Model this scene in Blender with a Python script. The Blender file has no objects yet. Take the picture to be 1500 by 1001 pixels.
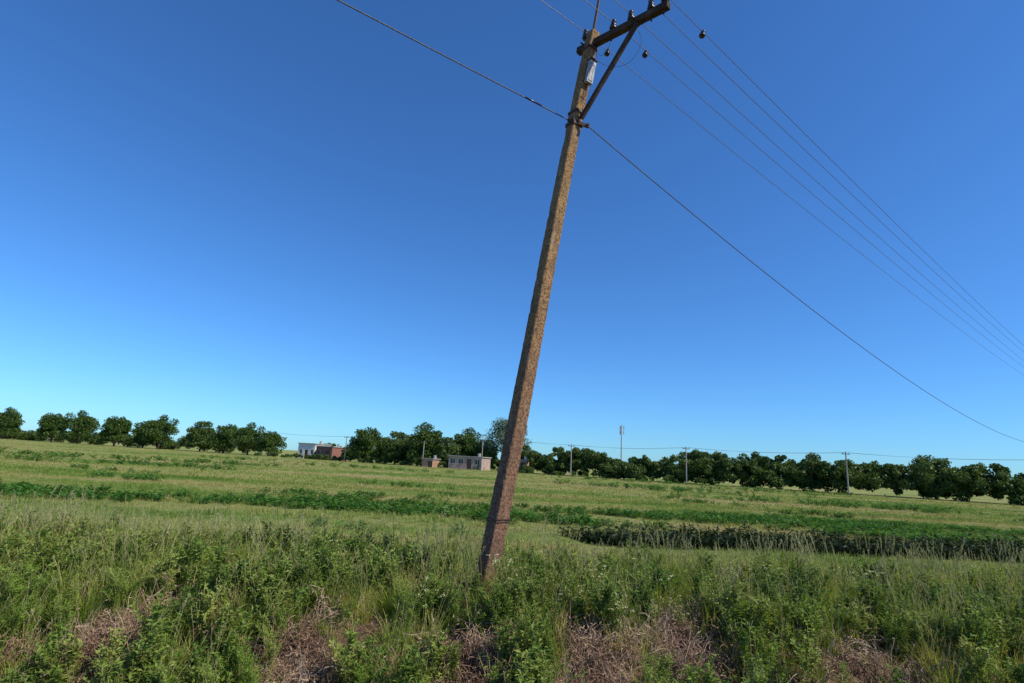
import bpy, math, random
import numpy as np
from mathutils import Vector, Matrix
random.seed(7); RNG=np.random.default_rng(11)
scene=bpy.context.scene
scene.view_settings.view_transform='Standard'
scene.view_settings.look='None'
scene.view_settings.exposure=0
COL=scene.collection

# ---------------------------------------------------------------- camera
cam=bpy.data.cameras.new('camera'); camo=bpy.data.objects.new('camera',cam); COL.objects.link(camo)
cam.sensor_width=36; cam.lens=19.2; cam.clip_end=6000; cam.clip_start=0.05
camo.matrix_world=Matrix.Translation((0,0,1.75))@Matrix.Rotation(math.radians(90+12.45),4,'X')@Matrix.Rotation(math.radians(3.2),4,'Z')
scene.camera=camo

# ---------------------------------------------------------------- light
SUN_AZ=114; SUN_EL=44
w=bpy.data.worlds.new('World'); scene.world=w; w.use_nodes=True
nt=w.node_tree; nt.nodes.clear()
sky=nt.nodes.new('ShaderNodeTexSky'); sky.sky_type='NISHITA'; sky.sun_disc=False
sky.sun_elevation=math.radians(SUN_EL); sky.sun_rotation=math.radians(SUN_AZ)
sky.air_density=1.0; sky.dust_density=0.2; sky.ozone_density=4.0; sky.altitude=0
tint=nt.nodes.new('ShaderNodeMix'); tint.data_type='RGBA'; tint.blend_type='MULTIPLY'; tint.inputs[0].default_value=1.0
tint.inputs[7].default_value=(0.46,0.88,1.34,1)
bg=nt.nodes.new('ShaderNodeBackground'); bg.inputs[1].default_value=0.122
out=nt.nodes.new('ShaderNodeOutputWorld')
nt.links.new(sky.outputs[0],tint.inputs[6]); nt.links.new(tint.outputs[2],bg.inputs[0]); nt.links.new(bg.outputs[0],out.inputs[0])
sl=bpy.data.lights.new('sun','SUN'); sl.energy=5.0; sl.angle=math.radians(0.5); sl.color=(1,0.93,0.80)
so=bpy.data.objects.new('sun',sl); COL.objects.link(so); so.location=(20,-5,30)
a=math.radians(SUN_AZ); e=math.radians(SUN_EL)
sd=Vector((math.sin(a)*math.cos(e),math.cos(a)*math.cos(e),math.sin(e)))
so.rotation_euler=sd.to_track_quat('Z','Y').to_euler()

# ---------------------------------------------------------------- material helpers
class M:
    def __init__(s,name):
        s.m=bpy.data.materials.new(name); s.m.use_nodes=True; s.t=s.m.node_tree
        s.n=s.t.nodes; s.n.clear(); s.o=s.n.new('ShaderNodeOutputMaterial')
    def new(s,k,**kw):
        x=s.n.new(k)
        for a,b in kw.items(): setattr(x,a,b)
        return x
    def link(s,a,b): s.t.links.new(a,b)
    def val(s,sock,v):
        if hasattr(v,'is_output') : s.link(v,sock)
        else: sock.default_value=v
    def noise(s,scale,detail=4,rough=0.6,vec=None,stretch=None,obj=False):
        if vec is None:
            if obj: vec=s.new('ShaderNodeTexCoord').outputs['Object']
            else: vec=s.new('ShaderNodeNewGeometry').outputs['Position']
        if stretch:
            mp=s.new('ShaderNodeMapping'); mp.inputs['Scale'].default_value=stretch
            s.link(vec,mp.inputs['Vector']); vec=mp.outputs[0]
        x=s.new('ShaderNodeTexNoise'); x.inputs['Scale'].default_value=scale
        x.inputs['Detail'].default_value=detail; x.inputs['Roughness'].default_value=rough
        s.link(vec,x.inputs['Vector']); return x.outputs['Fac']
    def ramp(s,fac,stops):
        x=s.new('ShaderNodeValToRGB'); cr=x.color_ramp
        while len(cr.elements)<len(stops): cr.elements.new(0.5)
        for el,(p,c) in zip(cr.elements,stops):
            el.position=p; el.color=(c[0],c[1],c[2],1) if hasattr(c,'__len__') else (c,c,c,1)
        s.link(fac,x.inputs[0]); return x.outputs[0]
    def mix(s,f,a,b,mode='MIX'):
        x=s.new('ShaderNodeMix',data_type='RGBA',blend_type=mode)
        s.val(x.inputs[0],f)
        for i,v in ((6,a),(7,b)):
            if hasattr(v,'is_output'): s.link(v,x.inputs[i])
            else: x.inputs[i].default_value=(v[0],v[1],v[2],1)
        return x.outputs[2]
    def math(s,op,a,b=0.0,clamp=False):
        x=s.new('ShaderNodeMath',operation=op,use_clamp=clamp); s.val(x.inputs[0],a); s.val(x.inputs[1],b); return x.outputs[0]
    def bsdf(s,col,rough=0.8,spec=0.3,metal=0,bump=None,bd=0.02,bs=0.5):
        x=s.new('ShaderNodeBsdfPrincipled')
        if hasattr(col,'is_output'): s.link(col,x.inputs['Base Color'])
        else: x.inputs['Base Color'].default_value=(*col,1)
        s.val(x.inputs['Roughness'],rough); x.inputs['Specular IOR Level'].default_value=spec; x.inputs['Metallic'].default_value=metal
        if bump is not None:
            b=s.new('ShaderNodeBump'); b.inputs['Strength'].default_value=bs; b.inputs['Distance'].default_value=bd
            s.link(bump,b.inputs['Height']); s.link(b.outputs[0],x.inputs['Normal'])
        s.link(x.outputs[0],s.o.inputs[0]); return x
    def leaf(s,col,trans=0.35,rough=0.55,spec=0.2):
        x=s.bsdf(col,rough,spec)
        t=s.new('ShaderNodeBsdfTranslucent')
        s.link(s.mix(1.0,col,(1.1,1.1,0.5),'MULTIPLY'),t.inputs[0])
        mx=s.new('ShaderNodeMixShader'); mx.inputs[0].default_value=trans
        s.link(x.outputs[0],mx.inputs[1]); s.link(t.outputs[0],mx.inputs[2]); s.link(mx.outputs[0],s.o.inputs[0])

def foliage_mat(name,stops,nscale=0.6,trans=0.35,amp=0.55,spec=0.2,namp=1.6,stretch=None):
    m=M(name)
    oi=m.new('ShaderNodeObjectInfo').outputs['Random']
    n=m.noise(nscale,3,0.6,stretch=stretch)
    f=m.math('ADD',m.math('MULTIPLY',oi,amp),m.math('MULTIPLY',m.math('SUBTRACT',n,0.5),namp))
    f=m.math('ADD',f,0.5-amp/2,clamp=True)
    m.leaf(m.ramp(f,stops),trans,0.55,spec); return m.m

mat_grass=foliage_mat('tall_grass_blade',[(0,(0.13,0.21,0.028)),(0.4,(0.26,0.34,0.05)),(0.7,(0.40,0.41,0.095)),(1,(0.56,0.47,0.18))],0.9,0.4,namp=2.2)
mat_herb=foliage_mat('weed_leaf',[(0,(0.075,0.15,0.022)),(0.5,(0.18,0.27,0.042)),(1,(0.34,0.37,0.09))],1.2,namp=2.2)
mat_feather=foliage_mat('feathery_weed_leaf',[(0,(0.13,0.24,0.028)),(0.6,(0.24,0.36,0.05)),(1,(0.38,0.43,0.11))],1.2)
mat_dry=foliage_mat('dry_stem',[(0,(0.14,0.075,0.045)),(0.5,(0.35,0.22,0.145)),(1,(0.54,0.41,0.27))],2.0,0.1)
mat_stem=foliage_mat('green_stem',[(0,(0.10,0.12,0.03)),(1,(0.30,0.28,0.10))],1.5,0.1)
mat_petal=foliage_mat('cream_petal',[(0,(0.62,0.59,0.25)),(1,(0.78,0.75,0.46))],2.0,0.3)
mat_crop=foliage_mat('crop_leaf',[(0,(0.03,0.095,0.012)),(0.5,(0.065,0.17,0.024)),(1,(0.14,0.25,0.045))],0.5)
mat_furrow_shade=foliage_mat('furrow_shade_leaf',[(0,(0.012,0.028,0.008)),(0.6,(0.028,0.048,0.015)),(1,(0.08,0.09,0.035))],0.8,0.2)  # leaf colour darkened to paint in the shadow strip along the furrow
FS=[(0,(0.10,0.19,0.026)),(0.3,(0.19,0.27,0.05)),(0.52,(0.30,0.32,0.09)),(0.75,(0.38,0.33,0.125)),(1,(0.46,0.36,0.18))]
mat_field=foliage_mat('field_grass_blade',FS,0.10,0.3,0.35,namp=2.9,stretch=(0.45,1.5,1))

# ---------------------------------------------------------------- mesh helpers
class MB:
    """mesh builder"""
    def __init__(s): s.v=[]; s.f=[]; s.mi=[]
    def add(s,vs,fs,mi=0):
        o=len(s.v); s.v.extend([tuple(p) for p in vs]); s.f.extend([tuple(i+o for i in f) for f in fs]); s.mi.extend([mi]*len(fs))
    def tube(s,p0,p1,r0,r1,seg=6,mi=0,caps=True):
        p0=Vector(p0);p1=Vector(p1);d=(p1-p0).normalized()
        u=d.orthogonal().normalized(); w_=d.cross(u)
        vs=[];
        for p,r in ((p0,r0),(p1,r1)):
            for i in range(seg):
                t=2*math.pi*i/seg; vs.append(p+u*(r*math.cos(t))+w_*(r*math.sin(t)))
        fs=[(i,(i+1)%seg,seg+(i+1)%seg,seg+i) for i in range(seg)]
        if caps: fs+= [tuple(reversed(range(seg))),tuple(range(seg,2*seg))]
        s.add(vs,fs,mi)
    def lathe(s,prof,origin,axis,seg=16,mi=0):
        origin=Vector(origin);d=Vector(axis).normalized();u=d.orthogonal().normalized();w_=d.cross(u)
        vs=[]
        for r,h in prof:
            for i in range(seg):
                t=2*math.pi*i/seg; vs.append(origin+d*h+u*(r*math.cos(t))+w_*(r*math.sin(t)))
        fs=[]
        for k in range(len(prof)-1):
            for i in range(seg):
                fs.append((k*seg+i,k*seg+(i+1)%seg,(k+1)*seg+(i+1)%seg,(k+1)*seg+i))
        fs.append(tuple(reversed(range(seg)))); fs.append(tuple(range((len(prof)-1)*seg,len(prof)*seg)))
        s.add(vs,fs,mi)
    def box(s,c,sx,sy,sz,mi=0,rot=None):
        vs=[]
        for x in(-.5,.5):
            for y in(-.5,.5):
                for z in(-.5,.5):
                    p=Vector((x*sx,y*sy,z*sz))
                    if rot is not None: p=rot@p
                    vs.append(p+Vector(c))
        s.add(vs,[(0,1,3,2),(4,6,7,5),(0,4,5,1),(2,3,7,6),(0,2,6,4),(1,5,7,3)],mi)
    def beam(s,p0,p1,wd,ht,side,mi=0,taper=1.0):
        p0=Vector(p0);p1=Vector(p1);d=(p1-p0).normalized();sd_=Vector(side);sd_=(sd_-d*sd_.dot(d)).normalized();up=d.cross(sd_)
        vs=[]
        for p,k in((p0,1),(p1,taper)):
            for a_,b_ in((-1,-1),(1,-1),(1,1),(-1,1)): vs.append(p+sd_*(a_*wd*k/2)+up*(b_*ht*k/2))
        s.add(vs,[(3,2,1,0),(4,5,6,7),(0,1,5,4),(1,2,6,5),(2,3,7,6),(3,0,4,7)],mi)
    def obj(s,name,mats,link=True,smooth=False,bevel=0):
        me=bpy.data.meshes.new(name); me.from_pydata(s.v,[],s.f)
        for m in mats: me.materials.append(m)
        me.polygons.foreach_set('material_index',s.mi)
        if smooth: me.polygons.foreach_set('use_smooth',[True]*len(s.f))
        me.update()
        o=bpy.data.objects.new(name,me)
        if link: COL.objects.link(o)
        if bevel:
            b=o.modifiers.new('bevel','BEVEL'); b.width=bevel; b.segments=2; b.limit_method='ANGLE'
        return o

def npmesh(name,V,F,mats,MI=None):
    me=bpy.data.meshes.new(name)
    n=len(F); k=F.shape[1]
    me.vertices.add(len(V)); me.vertices.foreach_set('co',np.asarray(V,np.float32).ravel())
    me.loops.add(n*k); me.loops.foreach_set('vertex_index',F.astype(np.int32).ravel())
    me.polygons.add(n); me.polygons.foreach_set('loop_start',np.arange(0,n*k,k,dtype=np.int32))
    for m in mats: me.materials.append(m)
    if MI is not None: me.polygons.foreach_set('material_index',MI.astype(np.int32))
    me.update(calc_edges=True); me.validate()
    return me

def diamonds(C,size,rng,flat=0.0,aspect=0.5):
    n=len(C)
    a_=rng.normal(size=(n,3)); a_/=np.linalg.norm(a_,axis=1)[:,None]
    b_=rng.normal(size=(n,3)); b_[:,2]*=(1-flat)
    b_-= (a_*b_).sum(1)[:,None]*a_; b_/=np.linalg.norm(b_,axis=1)[:,None]
    s_=(size*rng.uniform(0.6,1.4,n))[:,None]
    V=np.stack([C-a_*s_,C+b_*s_*aspect,C+a_*s_,C-b_*s_*aspect],1).reshape(-1,3)
    F=np.arange(4*n).reshape(n,4)
    return V,F

# ---------------------------------------------------------------- terrain
def sm(x,a_,b_):
    t=np.clip((x-a_)/(b_-a_),0,1); return t*t*(3-2*t)
def vn(x,y,seed=0):
    return (np.sin(x*1.7+seed+1.3*np.sin(y*0.9+seed))+np.sin(y*2.3-seed+1.1*np.sin(x*1.31))+np.sin((x+y)*3.1+seed*2)*0.5)/2.5
def H(x,y):
    x=np.asarray(x,float);y=np.asarray(y,float)
    z=-0.8*sm(y,2.6,3.9)+0.78*sm(y,4.7+0.25*vn(x,y*0,3),6.5+0.25*vn(x*1.3,y*0,5))
    near=np.exp(-((y-6)/4.0)**2)
    z=z+0.05*vn(x*1.8,y*1.8,1)*near+0.03*vn(x*0.6,y*0.6,2)
    z=z+0.35*vn(x*0.012,y*0.02,4)*sm(y,150,500)
    # shallow furrow in the field on the right
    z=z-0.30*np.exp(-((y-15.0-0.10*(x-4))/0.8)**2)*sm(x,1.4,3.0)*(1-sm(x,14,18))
    z=z-0.02*sm(y,6.5,8)
    return z
def axis(dense0,dense1,step,lo,hi,g=1.08):
    a_=list(np.arange(dense0,dense1,step)); s_=step; x=a_[-1]
    while x<hi: s_*=g; x+=s_; a_.append(x)
    s_=step; x=a_[0]; pre=[]
    while x>lo: s_*=g; x-=s_; pre.append(x)
    return np.array(pre[::-1]+a_)
xs=axis(-9,9,0.12,-2500,2500); ys=axis(2,16,0.12,-300,3000,1.07)
X,Y=np.meshgrid(xs,ys); Z=H(X,Y)
V=np.stack([X,Y,Z],-1).reshape(-1,3); nx=len(xs); ny=len(ys)
ii=(np.arange(ny-1)[:,None]*nx+np.arange(nx-1)[None,:]).ravel()
F=np.stack([ii,ii+1,ii+nx+1,ii+nx],1)
g=M('field_ground')
n1=g.noise(0.10,4,0.6,stretch=(0.45,1.5,1)); n2=g.noise(1.2,6,0.7); n3=g.noise(9,6,0.75)
mixn=g.math('ADD',g.math('MULTIPLY',n1,0.62),g.math('ADD',g.math('MULTIPLY',n2,0.22),g.math('MULTIPLY',n3,0.2)))
cf=g.ramp(mixn,[(0.38,(0.09,0.16,0.026)),(0.47,(0.18,0.235,0.048)),(0.54,(0.27,0.27,0.085)),(0.64,(0.36,0.29,0.13))])
soil=g.ramp(n3,[(0.3,(0.10,0.06,0.036)),(0.7,(0.28,0.175,0.115))])
sep=g.new('ShaderNodeSeparateXYZ'); g.link(g.new('ShaderNodeNewGeometry').outputs['Position'],sep.inputs[0])
nearf=g.math('SUBTRACT',1.0,g.math('DIVIDE',g.math('SUBTRACT',sep.outputs['Y'],8.0),3.0),clamp=True)
gc=g.mix(nearf,cf,soil)
g.bsdf(gc,0.95,0.1,bump=g.math('ADD',n3,g.math('MULTIPLY',n2,2)),bd=0.12,bs=0.8)
gm=npmesh('field_ground',V,F,[g.m]); gm.polygons.foreach_set('use_smooth',[True]*len(gm.polygons))
go=bpy.data.objects.new('field_ground',gm); COL.objects.link(go)

# ---------------------------------------------------------------- plant source meshes
def curve_blade(mb,base,az,length,lean,width,mi=0,seg=4):
    d=Vector((math.cos(az),math.sin(az),0)); sv=Vector((-math.sin(az),math.cos(az),0))
    tw=random.uniform(-0.8,0.8); sv=(sv*math.cos(tw)+d*math.sin(tw))
    p=Vector(base); ang=random.uniform(0.02,0.25); vs=[];
    for k in range(seg+1):
        wd=width*(1-(k/seg)**1.6)*0.5+0.0006
        vs.append(p-sv*wd); vs.append(p+sv*wd)
        p=p+(d*math.sin(ang)+Vector((0,0,1))*math.cos(ang))*(length/seg); ang+=lean/seg
    mb.add(vs,[(2*k,2*k+1,2*k+3,2*k+2) for k in range(seg)],mi)
def leafq(mb,p,d,up,l,wd,mi=0):
    d=d.normalized(); s_=d.cross(up)
    s_=s_.normalized() if s_.length>1e-4 else d.orthogonal().normalized()
    n=s_.cross(d)
    mb.add([p,p+d*l*0.45+s_*wd/2+n*l*0.05,p+d*l-n*l*0.12,p+d*l*0.45-s_*wd/2+n*l*0.05],[(0,1,2,3)],mi)
def rv():
    v=Vector((random.gauss(0,1),random.gauss(0,1),random.gauss(0,1))); return v.normalized()
def newcol(name): return bpy.data.collections.new(name)
def tuft(name,n,h,spread,wd,mat,lean=(0.3,1.6),seeds=0):
    mb=MB()
    for i in range(n):
        r=spread*math.sqrt(random.random()); t=random.uniform(0,6.28)
        curve_blade(mb,(r*math.cos(t),r*math.sin(t),-0.02),t+random.uniform(-1,1),h*random.uniform(0.45,1.1),random.uniform(*lean),wd*random.uniform(0.6,1.3))
    for i in range(seeds):
        t=random.uniform(0,6.28); pts=stem_path(h*random.uniform(1.1,1.5),t,random.uniform(.1,.6),(random.gauss(0,.05),random.gauss(0,.05),0),6,.1)
        for a_,b_ in zip(pts[:-1],pts[1:]): mb.tube(a_,b_,.0015,.0012,3,1,False)
        for q in range(12):
            p=pts[-2].lerp(pts[-1],q/12); leafq(mb,p,rv()*.7+Vector((0,0,1)),rv(),.025,.006,1)
    return mb.obj(name,[mat,mat_seed],False)
def stem_path(h,az,lean,base=(0,0,0),seg=7,wob=0.25):
    p=Vector(base); pts=[p.copy()]; ang=lean*0.2
    d=Vector((math.cos(az),math.sin(az),0))
    for k in range(seg):
        dd=(d*math.sin(ang)+Vector((0,0,1))*math.cos(ang)+rv()*wob*0.5).normalized()
        p=p+dd*h/seg; pts.append(p.copy()); ang+=lean/seg
    return pts
mat_seed=foliage_mat('grass_seed_head',[(0,(0.30,0.29,0.12)),(1,(0.55,0.48,0.26))],1.5,0.3)
def herb(name,stems,h,nleaf,ll,lw,mat,stem,flower=0,sub=True):
    mb=MB()
    for s_ in range(stems):
        pts=stem_path(h*random.uniform(0.6,1.1),random.uniform(0,6.28),random.uniform(0.1,0.8),(random.gauss(0,.03),random.gauss(0,.03),-0.02))
        paths=[pts]
        if sub:
            for q in range(4):
                k=random.randint(2,5); paths.append(stem_path(h*random.uniform(0.2,0.4),random.uniform(0,6.28),random.uniform(0.6,1.2),pts[k],4))
        for pth in paths:
            for a_,b_ in zip(pth[:-1],pth[1:]): mb.tube(a_,b_,0.0028,0.002,3,1,False)
            for q in range(int(nleaf*len(pth)/8)):
                k=random.randrange(0,len(pth)-1); t=random.random(); p=pth[k].lerp(pth[k+1],t)
                d=rv(); d.z=abs(d.z)*0.5+0.1
                leafq(mb,p,d,Vector((0,0,1))+rv()*0.5,ll*random.uniform(.5,1.2),lw*random.uniform(.6,1.2),0)
            if flower and random.random()<0.6:
                tip=pth[-1]
                for q in range(flower):
                    o=rv()*0.02; o.z=abs(o.z)*0.5
                    leafq(mb,tip+o,rv()+Vector((0,0,.6)),rv(),0.013,0.010,2)
    return mb.obj(name,[mat,stem,mat_petal],False)
def drytangle(name,n,h):
    mb=MB()
    for i in range(n):
        pts=stem_path(h*random.uniform(0.4,1.1),random.uniform(0,6.28),random.uniform(0.5,2.2),(random.gauss(0,.07),random.gauss(0,.07),-0.03),7,0.7)
        for a_,b_ in zip(pts[:-1],pts[1:]):
            mb.tube(a_,b_,0.003,0.0022,3,0,False)
            if random.random()<0.5: leafq(mb,b_,rv(),rv(),random.uniform(.02,.045),.012,0)
    return mb.obj(name,[mat_dry],False)
def crop(name,n,h,ll,lw,mat):
    mb=MB()
    for i in range(n):
        t=random.uniform(0,6.28); z=h*random.uniform(0.2,1); r=random.uniform(0,0.13)
        p=Vector((r*math.cos(t),r*math.sin(t),z)); mb.tube((0,0,0),p,0.004,0.002,3,0,False)
        d=Vector((math.cos(t),math.sin(t),random.uniform(-.2,.7)))
        leafq(mb,p,d,Vector((0,0,1))+rv()*0.4,ll*random.uniform(.6,1.2),lw*random.uniform(.7,1.2),0)
    return mb.obj(name,[mat],False)

def mkcol(name,objs):
    c=newcol(name)
    for o in objs: c.objects.link(o)
    return c
c_tall=mkcol('grass_tuft_sources',[tuft('grass_tuft',40,0.5,0.12,0.009,mat_grass,seeds=s_) for s_ in (0,1,2,4)])
c_herb=mkcol('weed_sources',[herb('leafy_weed',5,0.5,22,0.05,0.022,mat_herb,mat_stem) for i in range(3)])
c_feat=mkcol('feather_sources',[herb('feathery_weed',6,0.5,45,0.045,0.006,mat_feather,mat_stem) for i in range(3)])
c_flow=mkcol('flower_sources',[herb('flowering_weed',3,0.62,16,0.04,0.015,mat_herb,mat_stem,flower=12) for i in range(3)])
c_dry=mkcol('dry_sources',[drytangle('dry_stems',34,0.42) for i in range(3)])
c_crop=mkcol('crop_sources',[crop('crop_plant',16,0.2,0.13,0.075,mat_crop) for i in range(3)])
c_fur=mkcol('furrow_sources',[crop('furrow_weed',22,0.34,0.14,0.05,mat_furrow_shade) for i in range(3)])
c_field=mkcol('field_grass_sources',[tuft('short_grass_tuft',22,0.13,0.16,0.009,mat_field,(0.5,1.8)) for i in range(4)])
c_fieldfar=mkcol('far_grass_sources',[tuft('far_grass_tuft',26,0.15,0.45,0.028,mat_field,(0.5,1.8)) for i in range(4)])

def scatter(name,x,y,scl,coll,tilt=0.15,zoff=0.0):
    n=len(x); z=H(x,y)+zoff
    me=bpy.data.meshes.new(name); me.vertices.add(n)
    me.vertices.foreach_set('co',np.stack([x,y,z],1).astype(np.float32).ravel())
    at=me.attributes.new('rot','FLOAT_VECTOR','POINT')
    at.data.foreach_set('vector',np.stack([RNG.normal(0,tilt,n),RNG.normal(0,tilt,n),RNG.uniform(0,6.28,n)],1).astype(np.float32).ravel())
    at=me.attributes.new('scl','FLOAT','POINT'); at.data.foreach_set('value',np.asarray(scl,np.float32))
    me.update()
    o=bpy.data.objects.new(name,me); COL.objects.link(o)
    ng=bpy.data.node_groups.new(name+'_scatter','GeometryNodeTree')
    ng.interface.new_socket(name='Geometry',in_out='INPUT',socket_type='NodeSocketGeometry')
    ng.interface.new_socket(name='Geometry',in_out='OUTPUT',socket_type='NodeSocketGeometry')
    N=ng.nodes; gi=N.new('NodeGroupInput'); gout=N.new('NodeGroupOutput')
    ci=N.new('GeometryNodeCollectionInfo'); ci.inputs['Collection'].default_value=coll
    ci.inputs['Separate Children'].default_value=True; ci.inputs['Reset Children'].default_value=True
    ip=N.new('GeometryNodeInstanceOnPoints'); ip.inputs['Pick Instance'].default_value=True
    ra=N.new('GeometryNodeInputNamedAttribute'); ra.data_type='FLOAT_VECTOR'; ra.inputs['Name'].default_value='rot'
    sa=N.new('GeometryNodeInputNamedAttribute'); sa.data_type='FLOAT'; sa.inputs['Name'].default_value='scl'
    L=ng.links
    L.new(gi.outputs[0],ip.inputs['Points']); L.new(ci.outputs[0],ip.inputs['Instance'])
    L.new(ra.outputs[0],ip.inputs['Rotation']); L.new(sa.outputs[0],ip.inputs['Scale'])
    L.new(ip.outputs[0],gout.inputs[0])
    md=o.modifiers.new('scatter','NODES'); md.node_group=ng
    return o

patches=[(-0.2,5.75,.34),(0.95,5.75,.38),(2.0,6.25,.46),(-1.8,5.8,.32),(-3.8,5.9,.35),(3.9,5.9,.4),(-5.8,6.1,.4),(6.2,6.1,.4)]
def dryness(x,y):
    d=np.zeros_like(x)
    for px,py,r in patches: d=np.maximum(d,np.exp(-(((x-px)/r)**2+((y-py)/(r*1.9))**2)))
    return d
def rnd(n,x0,x1,y0,y1): return RNG.uniform(x0,x1,n),RNG.uniform(y0,y1,n)
# tall grass
x,y=rnd(9500,-12,12,4.2,11.2); d=dryness(x,y); edge=9.6+0.8*vn(x*1.1,x*0.3,2)
k=(RNG.random(len(x))>d*.95)&((y<edge)|(RNG.random(len(x))<0.3))&(RNG.random(len(x))<0.72+.5*vn(x*1.6,y*1.4,8)); x,y=x[k],y[k]
scatter('tall_grass',x,y,RNG.uniform(.5,1.2,len(x))*(0.75+0.4*sm(y,5.5,8.5))*(1-0.5*sm(y,9,11))*(1+.28*vn(x*2,y*2,5)),c_tall)
x,y=rnd(2900,-11,11,4.2,9.4); d=dryness(x,y); k=(RNG.random(len(x))>d*1.15)&(vn(x*1.3,y*1.3,7)>-0.3); x,y=x[k],y[k]
scatter('leafy_weeds',x,y,RNG.uniform(.5,1.4,len(x)),c_herb)
x,y=rnd(1700,-11,11,4.2,9.0); k=(vn(x*1.1,y*0.9,11)>-0.05)&(dryness(x,y)<.45); x,y=x[k],y[k]
scatter('feathery_weeds',x,y,RNG.uniform(.5,1.25,len(x)),c_feat)
fx=[];fy=[]
for cx,cy,n,r in [(0.1,6.6,7,.10),(1.25,6.5,8,.25),(1.0,7.2,6,.3),(-1.8,7.7,4,.3),(0.55,8.2,4,.3),(2.3,6.8,5,.4),(-1.0,6.6,2,.3),(2.9,7.7,3,.5),(-3,7.4,3,.6),(4.6,7.5,4,.7),(-5.5,7.4,3,.7)]:
    for i in range(n): fx.append(cx+random.gauss(0,r)); fy.append(cy+random.gauss(0,r*.6))
fx=np.array(fx);fy=np.array(fy)
scatter('flowering_weeds',fx,fy,RNG.uniform(.8,1.2,len(fx)),c_flow)
x,y=rnd(3800,-11,11,4.6,8.2); k=RNG.random(len(x))<(dryness(x,y)*.9+0.10); x,y=x[k],y[k]
scatter('dry_weeds',x,y,RNG.uniform(.5,1.2,len(x)),c_dry,0.4)
# field grass
x,y=rnd(34000,-34,34,9.0,32); k=np.abs(x)<y*1.08+1; x,y=x[k],y[k]
scatter('field_grass',x,y,RNG.uniform(.5,1.3,len(x))*(1+0.5*np.clip(vn(x*.35,y*.8,3),-1,1)),c_field)
u_=RNG.random(42000); y=30+170*u_**1.3; x=RNG.uniform(-1.15,1.1,len(y))*y
k=y<101-0.53*x; x,y=x[k],y[k]
scatter('distant_field_grass',x,y,RNG.uniform(.5,1.2,len(x)),c_fieldfar)
# crop plants in bands
x,y=rnd(34000,-34,34,14,38); m_=vn(x*0.22,y*0.55,9)*.8+0.4*vn(x*1.3,y*1.9,2)+1.0*np.exp(-((y-20.5-0.12*x)/3.0)**2)
k=(m_>0.72)&(np.abs(x)<y*1.08)&(RNG.random(len(x))<.8); x,y=x[k],y[k]
scatter('crop_plants',x,y,RNG.uniform(.5,1.25,len(x)),c_crop)
y=RNG.uniform(38,95,9000); x=RNG.uniform(-1.05,1.05,9000)*y; k=(vn(x*.07,y*.2,5)+.3*vn(x*.6,y*.9,1)>.62)&(y<100-.53*x); x,y=x[k],y[k]
scatter('distant_crop_plants',x,y,RNG.uniform(1.0,2.2,len(x)),c_crop)
# weeds in the furrow, their dark leaf colour painting its strip of shade
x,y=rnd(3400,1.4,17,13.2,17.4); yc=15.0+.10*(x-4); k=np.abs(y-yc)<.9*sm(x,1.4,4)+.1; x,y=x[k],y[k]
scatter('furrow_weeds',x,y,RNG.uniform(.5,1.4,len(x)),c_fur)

# ---------------------------------------------------------------- utility pole
pm=M('weathered_concrete')
n1=pm.noise(3,5,0.7); n2=pm.noise(38,5,0.7); n3=pm.noise(1.6,5,.7,stretch=(7,7,1)); n4=pm.noise(14,5,.7)
sp=pm.new('ShaderNodeSeparateXYZ'); pm.link(pm.new('ShaderNodeNewGeometry').outputs['Position'],sp.inputs[0])
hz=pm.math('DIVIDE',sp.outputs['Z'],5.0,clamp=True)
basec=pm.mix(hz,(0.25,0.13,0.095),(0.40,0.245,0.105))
c=pm.mix(pm.ramp(n2,[(0.43,0.0),(0.55,1.0)]),pm.mix(1,basec,(0.34,0.32,0.33),'MULTIPLY'),basec)
c=pm.mix(pm.ramp(n4,[(0.52,0.0),(0.66,0.7)]),c,(0.085,0.055,0.037))
c=pm.mix(pm.ramp(n1,[(0.45,0.0),(0.65,0.6)]),c,(0.14,0.085,0.055))
c=pm.mix(pm.ramp(n3,[(0.57,0.0),(0.69,0.5)]),c,(0.40,0.31,0.21))
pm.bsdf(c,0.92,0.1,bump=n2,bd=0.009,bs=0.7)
wm=M('weathered_timber'); n1=wm.noise(4,5,.7,stretch=(1,1,1)); n2=wm.noise(40,4,.7)
wm.bsdf(wm.ramp(wm.math('MULTIPLY',wm.math('ADD',n1,n2),.5),[(0.35,(0.03,0.02,0.014)),(0.55,(0.09,0.06,0.04)),(0.7,(0.19,0.14,0.09))]),0.9,0.15,bump=n2,bd=.008)
im=M('rusty_iron'); n1=im.noise(30,4,.7); im.bsdf(im.ramp(n1,[(0.35,(0.03,0.022,0.02)),(0.7,(0.13,0.06,0.035))]),0.7,0.4,bump=n1,bd=.003)
cm=M('brown_porcelain'); cm.bsdf(cm.ramp(cm.noise(12,3,.6),[(0.3,(0.018,0.01,0.008)),(0.7,(0.05,0.022,0.015))]),0.3,0.5)
bm_=M('painted_metal'); n1=bm_.noise(14,5,.7); bm_.bsdf(bm_.ramp(n1,[(0.35,(0.22,0.22,0.21)),(0.6,(0.40,0.40,0.39))]),0.6,0.4)
om=M('wire_metal'); om.bsdf((0.16,0.16,0.17),0.45,0.5,0.6)
um=M('dark_cable'); um.bsdf(um.ramp(um.noise(60,2,.5),[(0.4,(0.03,0.03,0.035)),(0.6,(0.12,0.12,0.13))]),0.6,0.4)

ROOT=Vector((-0.207,7.2,0)); AX=Vector((0.1437,0,1.0))
def pax(z): return ROOT+AX*z
root=bpy.data.objects.new('utility_pole',None); COL.objects.link(root); root.location=ROOT
def child(o,nm=None):
    o.parent=root; o.matrix_parent_inverse=Matrix.Translation(-ROOT); return o
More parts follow.
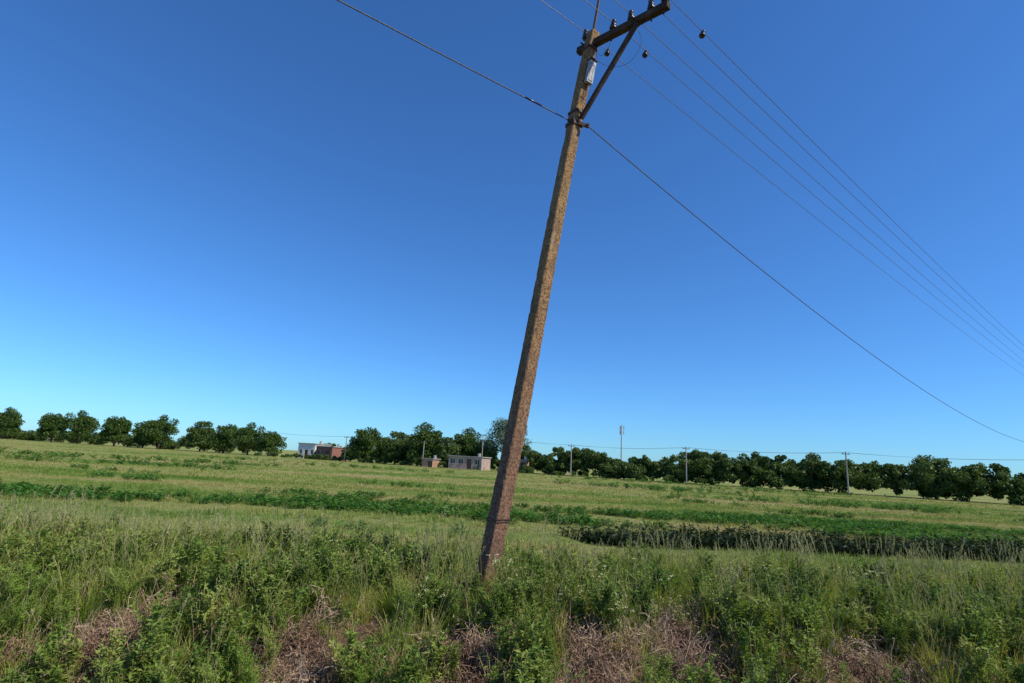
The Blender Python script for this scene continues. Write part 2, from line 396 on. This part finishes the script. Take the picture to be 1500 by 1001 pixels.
# shaft: square section with chamfered corners, tapering, slightly irregular
mb=MB(); nrm=Vector((math.sin(math.radians(143)),math.cos(math.radians(143)),0)); tan=Vector((-nrm.y,nrm.x,0))
axn=AX.normalized(); levels=150; zt=8.28; rings=[]
for k in range(levels+1):
    z=-0.6+(zt+0.6)*k/levels; a_=(0.104-0.028*max(z,0)/8.3)+random.uniform(-.0011,.0011)
    c=pax(z)+Vector((.012*math.sin(z*.8),0,0)); ring=[]
    for sx,sy in((1,1),(-1,1),(-1,-1),(1,-1)):
        ch=0.010+random.uniform(-.004,.005)+(random.uniform(0,.015) if random.random()<.08 else 0)
        pr=[(sx*a_,sy*(a_-ch)),(sx*(a_-ch),sy*a_)]
        if sx*sy<0: pr=pr[::-1]
        ring+= [c+nrm*p[0]+tan*p[1] for p in pr]
    rings.append(ring)
vs=[p for r in rings for p in r]; fs=[]
for k in range(levels):
    for i in range(8): fs.append((k*8+i,k*8+(i+1)%8,(k+1)*8+(i+1)%8,(k+1)*8+i))
fs.append(tuple(range(levels*8,levels*8+8))); mb.add(vs,fs)
child(mb.obj('concrete_shaft',[pm.m]))
# crossarm
A0=Vector((0.812,7.35,8.08)); A1=Vector((1.859,6.34,8.0)); ad=(A1-A0).normalized()
mb=MB(); mb.beam(A0-ad*0.04,A1+ad*0.05,0.10,0.10,Vector((0,0,1)))
child(mb.obj('crossarm',[wm.m],bevel=0.008))
# brace
mb=MB(); mb.beam(A0+ad*1.02+Vector((-.02,-.03,-.07)),pax(6.72)+nrm*0.115,0.05,0.075,tan)
child(mb.obj('crossarm_brace',[wm.m],bevel=0.006))
# iron parts: bolts, bands, top iron
mb=MB()
mb.tube(Vector((0.93,7.28,7.85)),Vector((1.14,7.2,9.5)),0.024,0.02,6)
def band(z,hh,gap=0.008):
    a_=0.105-0.028*z/8.3+gap; c=pax(z)+Vector((.012*math.sin(z*.8),0,0))
    for nn,tt in((nrm,tan),(-nrm,tan),(tan,nrm),(-tan,nrm)):
        p=c+nn*a_; mb.beam(p-tt*a_,p+tt*a_,0.008,hh,nn)
band(6.66,0.06); band(6.86,0.04); band(7.98,0.05); band(1.02,0.012,0.005); band(1.05,0.008,0.007)
# bracket crossing the shaft that carries the span wire
bc=pax(6.66)+nrm*0.09
mb.beam(bc-Vector((.17,.02,-.04)),bc+Vector((.15,.0,-.05)),0.03,0.05,Vector((0,1,0)))
for s_ in(-.14,.12): mb.tube(bc+Vector((s_,-.05,-s_*.3)),bc+Vector((s_,.04,-s_*.3)),.018,.018,6)
mb.tube(A0+ad*.12-Vector((.1,.1,0)),A0+ad*.12+Vector((.1,.1,0)),.014,.014,6)
mb.tube(A0+ad*.98-Vector((.07,.09,.0)),A0+ad*.98+Vector((.07,.07,0)),.012,.012,6)
child(mb.obj('iron_fittings',[im.m]))
# insulators
prof=[(0.012,-.12),(0.012,0),(0.045,-.01),(0.052,0.01),(0.03,0.03),(0.04,0.045),(0.042,0.06),(0.024,0.075),(0.022,0.09),(0.036,0.105),(0.03,0.13),(0.012,0.14)]
fr=[0.06,0.40,0.62,0.84,0.985]; hts=[.20,.12,.11,.11,.12]
ins=[]; mb=MB(); pins=MB()
for f_,h_ in zip(fr,hts):
    b=A0.lerp(A1,f_)+Vector((0.01,0,0.05)); up=Vector((random.uniform(-.05,.15),random.uniform(-.05,.05),1)).normalized()
    pins.tube(b-up*.16,b+up*(h_-.04),.011,.011,6)
    mb.lathe([(r*1.12,z*1.1) for r,z in prof[2:]],b+up*(h_-.07),up,14)
    ins.append(b+up*(h_+.035))
child(mb.obj('pin_insulators',[cm.m],smooth=True)); child(pins.obj('insulator_pins',[im.m]))
# box on the front face
mb=MB(); bz=7.5; Rm=Matrix((tan,nrm,axn)).transposed().to_4x4().to_3x3()
mb.box(pax(bz)+nrm*.125,.12,.06,.38,0,Rm); mb.box(pax(bz+.205)+nrm*.128,.14,.09,.02,1,Rm); mb.box(pax(bz-.02)+nrm*.158,.08,.008,.28,0,Rm)
mb.tube(pax(bz-.2)+nrm*.12,pax(bz-.42)+nrm*.1,.008,.008,5,1)
child(mb.obj('metal_box',[bm_.m,im.m],bevel=.006))

# ---------------------------------------------------------------- wires
def wire_pts(p0,p1,sag,n=60):
    p0=Vector(p0);p1=Vector(p1); o=[]
    for i in range(n+1):
        t=(i/n)**1.6; p=p0.lerp(p1,t); p.z-=4*sag*t*(1-t); o.append(p)
    return o
def curve_obj(name,lines,r,mat,par=None):
    cu=bpy.data.curves.new(name,'CURVE'); cu.dimensions='3D'; cu.bevel_depth=r; cu.bevel_resolution=1
    for pts in lines:
        s_=cu.splines.new('POLY'); s_.points.add(len(pts)-1)
        for i,p in enumerate(pts): s_.points[i].co=(*p,1)
    cu.materials.append(mat); o=bpy.data.objects.new(name,cu); COL.objects.link(o); return o
dirR=Vector((math.sin(math.radians(51)),math.cos(math.radians(51)),0)); LSP=52
perp=Vector((dirR.y,-dirR.x,0))
lines=[]
for i,p in enumerate(ins):
    lines.append(wire_pts(p,p+dirR*LSP,0.45)); lines.append(wire_pts(p,p-dirR*LSP,0.45))
curve_obj('power_lines',lines,0.0055,om.m)
pa=bc+Vector((-.15,-.01,.03)); pb=bc+Vector((.14,0,-.05))
cl=[wire_pts(pa,pa-dirR*LSP,0.95),wire_pts(pb,pb+dirR*LSP+Vector((0,0,-1.0)),2.0)]
curve_obj('telephone_cable',cl,0.0085,um.m)
def on(i,t,drop=0.0):
    p=ins[i]+dirR*t; s_=t/LSP; p.z-=4*.45*s_*(1-s_)+drop; return p
mb=MB()
for i,t,dr in((0,.5,.02),(1,.75,.05),(4,.9,.03)):
    q=on(i,t,dr); mb.lathe([(r*.9,z*.8) for r,z in prof[2:]],q+Vector((0,0,-.06)),Vector((.3,.2,1)),12)
    mb.tube(q+Vector((0,0,.0)),on(i,t,0)+Vector((0,0,.01)),.005,.005,5)
mb.tube(pa-dirR*.55-Vector((0,0,.035)),pa-dirR*.85-Vector((0,0,.055)),.014,.014,6)
child(mb.obj('loose_insulators',[cm.m],smooth=True))
loop=[(1.02,7.1,7.9),(1.05,7.05,7.68),(1.15,7,7.56),(1.3,6.95,7.5),(1.45,6.9,7.52),(1.56,6.85,7.62),(1.63,6.8,7.78),(1.6,6.75,7.92),(1.5,6.7,8.0)]
loop2=[(.98,7.3,8.2),(1.06,7.28,8.05),(1.12,7.25,7.93),(1.2,7.2,7.98),(1.25,7.15,8.12),(1.22,6.98,8.25)]
def smooth(pts,n=8):
    P=[Vector(p) for p in pts]; P=[P[0]]+P+[P[-1]]; o=[]
    for i in range(1,len(P)-2):
        for k in range(n):
            t=k/n; o.append(0.5*((2*P[i])+(-P[i-1]+P[i+1])*t+(2*P[i-1]-5*P[i]+4*P[i+1]-P[i+2])*t*t+(-P[i-1]+3*P[i]-3*P[i+1]+P[i+2])*t**3))
    o.append(P[-2]); return o
child(curve_obj('slack_tie_wire',[smooth(loop),smooth(loop2)],0.003,um.m))
def simple_pole(name,base,h=8.3):
    mb=MB(); b=Vector(base); mb.tube(b-Vector((0,0,.5)),b+Vector((0,0,h)),.14,.10,8,0)
    c=b+Vector((0,0,h-.15)); mb.beam(c-perp*.2,c+perp*1.25,.1,.1,Vector((0,0,1)),1); mb.beam(c+perp*.9,c-Vector((0,0,1.1)),.05,.07,dirR,1)
    for q in(.05,.4,.7,.95,1.2): mb.lathe(prof,c+perp*q+Vector((0,0,.12)),Vector((0,0,1)),8,2)
    return mb.obj(name,[pm.m,wm.m,cm.m])
for s_ in(1,-1):
    e_=pax(0)+dirR*LSP*s_+Vector((.9,.1,0)); simple_pole('utility_pole',(e_.x,e_.y,-.05))

# ---------------------------------------------------------------- trees
bark=M('bark'); n1=bark.noise(6,4,.7); bark.bsdf(bark.ramp(n1,[(0.3,(0.05,0.035,0.025)),(0.7,(0.14,0.10,0.075))]),.95,.1)
def tree_leaf(name,a_,b_,c_):
    m=M(name); n=m.noise(0.55,3,.6); n2=m.noise(5,2,.5)
    f=m.math('ADD',m.math('MULTIPLY',n,.75),m.math('MULTIPLY',n2,.25))
    m.leaf(m.ramp(f,[(0.35,a_),(0.5,b_),(0.66,c_)]),0.25,0.5,0.2); return m.m
tl_dark=tree_leaf('broadleaf_foliage',(0.038,0.075,0.015),(0.068,0.12,0.024),(0.115,0.17,0.038))
tl_mid=tree_leaf('hedge_foliage',(0.045,0.08,0.019),(0.085,0.135,0.032),(0.145,0.19,0.055))
tl_wil=tree_leaf('willow_foliage',(0.10,0.145,0.095),(0.14,0.19,0.12),(0.19,0.24,0.15))
def crown(rng,h,w,base,ncl,nl,ls,cx=0,cy=0,z0=0):
    Vs=[];cents=[]
    for i in range(ncl):
        v=rng.normal(size=3); v/=np.linalg.norm(v); rr=rng.uniform(.2,1.0)**.6
        v=v*rr
        hh=(h-base)/2; c=np.array([v[0]*w/2*.82,v[1]*w/2*.82,base+hh+v[2]*hh*.85])
        R=w*rng.uniform(.10,.20)
        cents.append((c,R))
        m=int(nl*(R/(w*.14))**2)
        d=rng.normal(size=(m,3)); d/=np.linalg.norm(d,axis=1)[:,None]; d*= (R*rng.uniform(.35,1.1,m)**.7)[:,None]; d[:,2]*=.8
        Vs.append(c+d)
    C=np.concatenate(Vs); C[:,2]=np.maximum(C[:,2],.15)
    C+=np.array([cx,cy,z0])
    V,F=diamonds(C,ls,rng,aspect=.6); return V,F,cents
def tree_mesh(name,seed,h,w,base,ncl,nl,ls,mat):
    rng=np.random.default_rng(seed); random.seed(seed)
    V,F,cents=crown(rng,h,w,base,ncl,nl,ls)
    mb=MB(); th=base+(h-base)*.35; lean=Vector((random.uniform(-.3,.3),random.uniform(-.3,.3),0))
    p=Vector((0,0,-.3)); r=w*.028+.06; N=5; tr=[p]
    for k in range(N):
        q=Vector((lean.x*(k+1)/N+random.uniform(-.08,.08),lean.y*(k+1)/N,th*(k+1)/N)); mb.tube(p,q,r,r*.86,7,1,False); p=q; r*=.86; tr.append(q)
    for c,R in cents[::2]:
        s_=tr[random.randint(2,N)]; mid=s_.lerp(Vector(c),.5)+Vector((0,0,.15)); mb.tube(s_,mid,r*.6,r*.35,5,1,False); mb.tube(mid,Vector(c),r*.35,r*.12,4,1,False)
    V2=np.array([tuple(v) for v in mb.v]); F2=np.array([f for f in mb.f])+len(V)
    MI=np.concatenate([np.zeros(len(F)),np.ones(len(F2))])
    return npmesh(name,np.concatenate([V,V2]),np.concatenate([F,F2]),[mat,bark.m],MI)
T=[tree_mesh('broadleaf_tree',21,8,7.6,.3,52,170,.18,tl_dark),
   tree_mesh('broadleaf_tree',22,7,6.7,.3,44,170,.18,tl_dark),
   tree_mesh('broadleaf_tree',23,6.6,5.8,.3,40,170,.17,tl_mid)]
def put(me,name,x,y,s=1,rz=0,sz=1):
    o=bpy.data.objects.new(name,me); COL.objects.link(o); o.location=(x,y,float(H(x,y))); o.rotation_euler=(0,0,rz); o.scale=(s,s,s*sz); return o
put(T[1],'broadleaf_tree',-30.2,120,1.1,0.3); put(T[2],'broadleaf_tree',-23,116.5,1.08,1.2)
put(T[0],'broadleaf_tree',-16.6,113,1.1,2.2); put(T[2],'broadleaf_tree',-12.0,112,.95,4.0)
put(T[0],'broadleaf_tree',-8.0,119,1.08,5.1); put(T[2],'broadleaf_tree',-20,119,1.0,2.9)
put(T[1],'broadleaf_tree',-27,124,.85,3.9); put(T[2],'broadleaf_tree',-4.3,117,.98,.4); put(T[1],'broadleaf_tree',-11,121,.98,.9)
wil=tree_mesh('willow_tree',31,11.4,10.2,2.0,52,140,.16,tl_wil); put(wil,'willow_tree',0.2,114,1,0.5)
put(T[2],'broadleaf_tree',4.0,112,.85,2.0)
put(T[2],'broadleaf_tree',-43.3,129,.34,2.0); put(T[2],'broadleaf_tree',-35.8,126,.5,3.0)
for x_,y_,i,s_ in [(-58,137,1,.9),(-64,139,0,1.0),(-72,143,1,1.1),(-83,152,2,1.3),(-98,158,0,1.2),(-105,162,1,1.2),(-116,166,1,1.3),(-134,175,0,1.3),(-150,185,1,1.4),(-176,196,0,1.4),(60,78,1,.9),(69,70,2,.9)]:
    put(T[i],'broadleaf_tree',x_,y_,s_,x_*1.3)
def mass(name,items,mat,ls=.15,nl=110):
    rng=np.random.default_rng(len(items)+40); Vs=[];Fs=[];o=0
    for (x_,y_,h_,w_) in items:
        V,F,_=crown(rng,h_,w_,0.1,max(8,int(3.4*w_)),nl,ls,x_,y_,-.05); Vs.append(V);Fs.append(F+o);o+=len(V)
    me=npmesh(name,np.concatenate(Vs),np.concatenate(Fs),[mat]); ob=bpy.data.objects.new(name,me); COL.objects.link(ob); return ob
items=[]; x_=5.8
rr=random.Random(4)
def topz(x):
    if x<17: return 5.5
    if x<20.5: return 3.6
    if x<30: return 4.8
    return 5.6
while x_<75:
    for q in range(2):
        h_=topz(x_)*rr.uniform(.74,1.08)*(1 if q else .9); items.append((x_+rr.uniform(-.6,.6),103.5-.53*x_+1.5+q*3+rr.uniform(-.8,.8),h_,rr.uniform(3.4,5.4)))
    x_+=rr.uniform(1.1,2.0)
mass('distant_tree_line',items,tl_mid,.18,130)
items=[]; x_=-60
while x_>-220:
    items.append((x_,103.5-.53*x_+9+rr.uniform(-2,2),rr.uniform(2.2,6.0),rr.uniform(5,8))); x_-=rr.uniform(3.5,7)
x_=-50
while x_<5:
    items.append((x_,103.5-.53*x_+(18 if x_>-33 else 26),rr.uniform(3,4.6) if x_>-33 else rr.uniform(2.6,4.2),rr.uniform(3.5,5))); x_+=rr.uniform(1.6,2.6)
mass('distant_tree_line',items,tl_mid,.22,90)
items=[]
for i in range(70):
    x_=rr.uniform(-60,34); items.append((x_,103.5-.53*x_-1.0+rr.uniform(-.8,.8),rr.uniform(.5,1.3),rr.uniform(1.2,2.8)))
mass('bushes',items,tl_mid,.12,60)

# ---------------------------------------------------------------- houses
def bricks(name,c1,c2,mortar):
    m=M(name); b=m.new('ShaderNodeTexBrick'); b.inputs['Scale'].default_value=1.0
    b.inputs['Brick Width'].default_value=.27; b.inputs['Row Height'].default_value=.09; b.inputs['Mortar Size'].default_value=.012
    tc=m.new('ShaderNodeNewGeometry').outputs['Position']; mp=m.new('ShaderNodeMapping'); mp.inputs['Rotation'].default_value=(math.radians(90),0,0)
    m.link(tc,mp.inputs[0]); m.link(mp.outputs[0],b.inputs['Vector'])
    b.inputs['Color1'].default_value=(*c1,1); b.inputs['Color2'].default_value=(*c2,1); b.inputs['Mortar'].default_value=(*mortar,1)
    m.bsdf(m.mix(m.ramp(m.noise(.9,4,.6),[(.4,0.0),(.7,.5)]),b.outputs[0],(0.16,0.11,0.08)),.9,.15); return m.m
def plaster(name,col,dirt):
    m=M(name); m.bsdf(m.mix(m.ramp(m.noise(1.1,5,.65),[(.4,0.0),(.72,.7)]),col,dirt),.9,.15); return m.m
brick_or=bricks('orange_brick',(0.45,0.22,0.12),(0.37,0.17,0.10),(0.38,0.33,0.28))
brick_rd=bricks('red_brick',(0.30,0.085,0.06),(0.24,0.07,0.05),(0.25,0.2,0.17))
pl_w=plaster('white_plaster',(0.7,0.68,0.63),(0.45,0.42,0.37)); pl_g=plaster('grey_render',(0.40,0.31,0.26),(0.27,0.16,0.12))
glass=M('window_glass'); glass.bsdf((0.02,0.025,0.03),.1,.6); woodd=M('door_paint'); woodd.bsdf(woodd.ramp(woodd.noise(5,3,.6),[(.3,(0.08,0.05,0.035)),(.7,(0.13,0.08,0.05))]),.6,.3)
roofm=M('concrete_slab'); roofm.bsdf(roofm.ramp(roofm.noise(1.5,4,.6),[(.3,(0.25,0.23,0.21)),(.7,(0.42,0.40,0.37))]),.9,.2)
def house(name,x,y,wd,dp,h,mat,rz,wins=2):
    r=bpy.data.objects.new(name,None); COL.objects.link(r); r.location=(x,y,-.03); r.rotation_euler=(0,0,rz)
    def ch(mb,nm,mats,bev=0):
        o=mb.obj(nm,mats,bevel=bev); o.parent=r; return o
    t=.2; doorw=.95; n=wins+1; cw=wd/n; mb=MB(); wn=MB(); dr=MB()
    for i in range(n):
        xc=-wd/2+cw*(i+.5); isd=(i==n//2); ow,z0,z1=(doorw,0,min(2.05,h-.35)) if isd else (min(1.2,cw*.5),.95,min(2.05,h-.35))
        L=(cw-ow)/2
        mb.box((xc-cw/2+L/2,-dp/2,h/2),L,t,h); mb.box((xc+cw/2-L/2,-dp/2,h/2),L,t,h)
        mb.box((xc,-dp/2,(z1+h)/2),ow,t,h-z1)
        if not isd: mb.box((xc,-dp/2,z0/2),ow,t,z0)
        if isd: dr.box((xc,-dp/2+.05,z1/2),ow,.05,z1)
        else:
            wn.box((xc,-dp/2+.05,(z0+z1)/2),ow,.03,z1-z0,0)
            wn.box((xc,-dp/2+.01,(z0+z1)/2),.05,.05,z1-z0-.13,1)
            for zz in(z0+.03,z1-.03): wn.box((xc,-dp/2+.01,zz),ow,.055,.06,1)
            mb.box((xc,-dp/2-t/2-.04,z0-.03),ow+.15,.08,.06)
    mb.box((-wd/2+t/2,0,h/2),t,dp-t-.004,h); mb.box((wd/2-t/2,0,h/2),t,dp-t-.004,h); mb.box((0,dp/2,h/2),wd,t,h)
    ch(mb,'walls',[mat]); ch(wn,'windows',[glass.m,pl_w]); ch(dr,'door',[woodd.m])
    rb=MB()
    rb.box((0,0,h+.08),wd+.4,dp+.5,.16)
    rb.tube((wd*.25,.5,h+.16),(wd*.25,.5,h+.8),.3,.3,12,0)
    ch(rb,'roof',[roofm.m])
    return r
house('white_house',-45.8,134,4.6,6,3.4,pl_w,-.3)
house('red_brick_house',-40.2,130,4.4,6,2.9,brick_rd,-.35,wins=1)
house('brick_house',-6.8,107.5,6.6,5,2.3,pl_g,-.3,wins=3)
house('brick_shed',2.9,104.5,3.2,3,2.2,brick_or,-.25,wins=1)
house('orange_brick_house',-14.4,108.5,2.2,3,1.5,brick_or,-.3,wins=1)

# ---------------------------------------------------------------- distant street poles, wires, telecom mast
conc=M('pale_concrete'); conc.bsdf(conc.ramp(conc.noise(3,3,.6),[(.3,(0.25,0.23,0.21)),(.7,(0.36,0.34,0.31))]),.9,.2)
def dpole(x,y,h,r=.11):
    mb=MB(); mb.tube((0,0,-.3),(0,0,h),r,r*.7,8,0); mb.box((0,0,h-.3),1.1,.09,.09,1)
    for q in(-.45,0,.45): mb.lathe(prof,(q,0,h-.2),(0,0,1),6,2)
    o=mb.obj('street_utility_pole',[conc.m,wm.m,cm.m]); o.location=(x,y,0); return Vector((x,y,h-.1))
tops=[dpole(-60,136,6.0),dpole(-34,118.5,5.3),dpole(-16.0,108.5,4.9),dpole(-4.4,104,6.6),dpole(10.8,92,5.2),dpole(27.4,84.5,5.5),dpole(46,75,5.6),dpole(64,64,5.6)]
far=[]
for a_,b_ in zip(tops[:-1],tops[1:]):
    for q in(-.45,.45): far.append(wire_pts(a_+Vector((q,0,0)),b_+Vector((q,0,0)),.35,24))
curve_obj('street_wires',far,0.013,um.m)
mb=MB(); mb.tube((0,0,-.5),(0,0,20),.33,.2,10)
for i in range(3):
    t=i*2.1; d=Vector((math.cos(t),math.sin(t),0))
    for zz in(19,17):
        mb.beam(d*.2+Vector((0,0,zz)),d*.9+Vector((0,0,zz)),.06,.06,Vector((0,0,1))); mb.box(d*.95+Vector((0,0,zz)),.3,.3,1.7)
mb.tube((0,0,20),(0,0,21.4),.05,.02,6)
o=mb.obj('telecom_mast',[bm_.m]); o.location=(49.8,240,0)
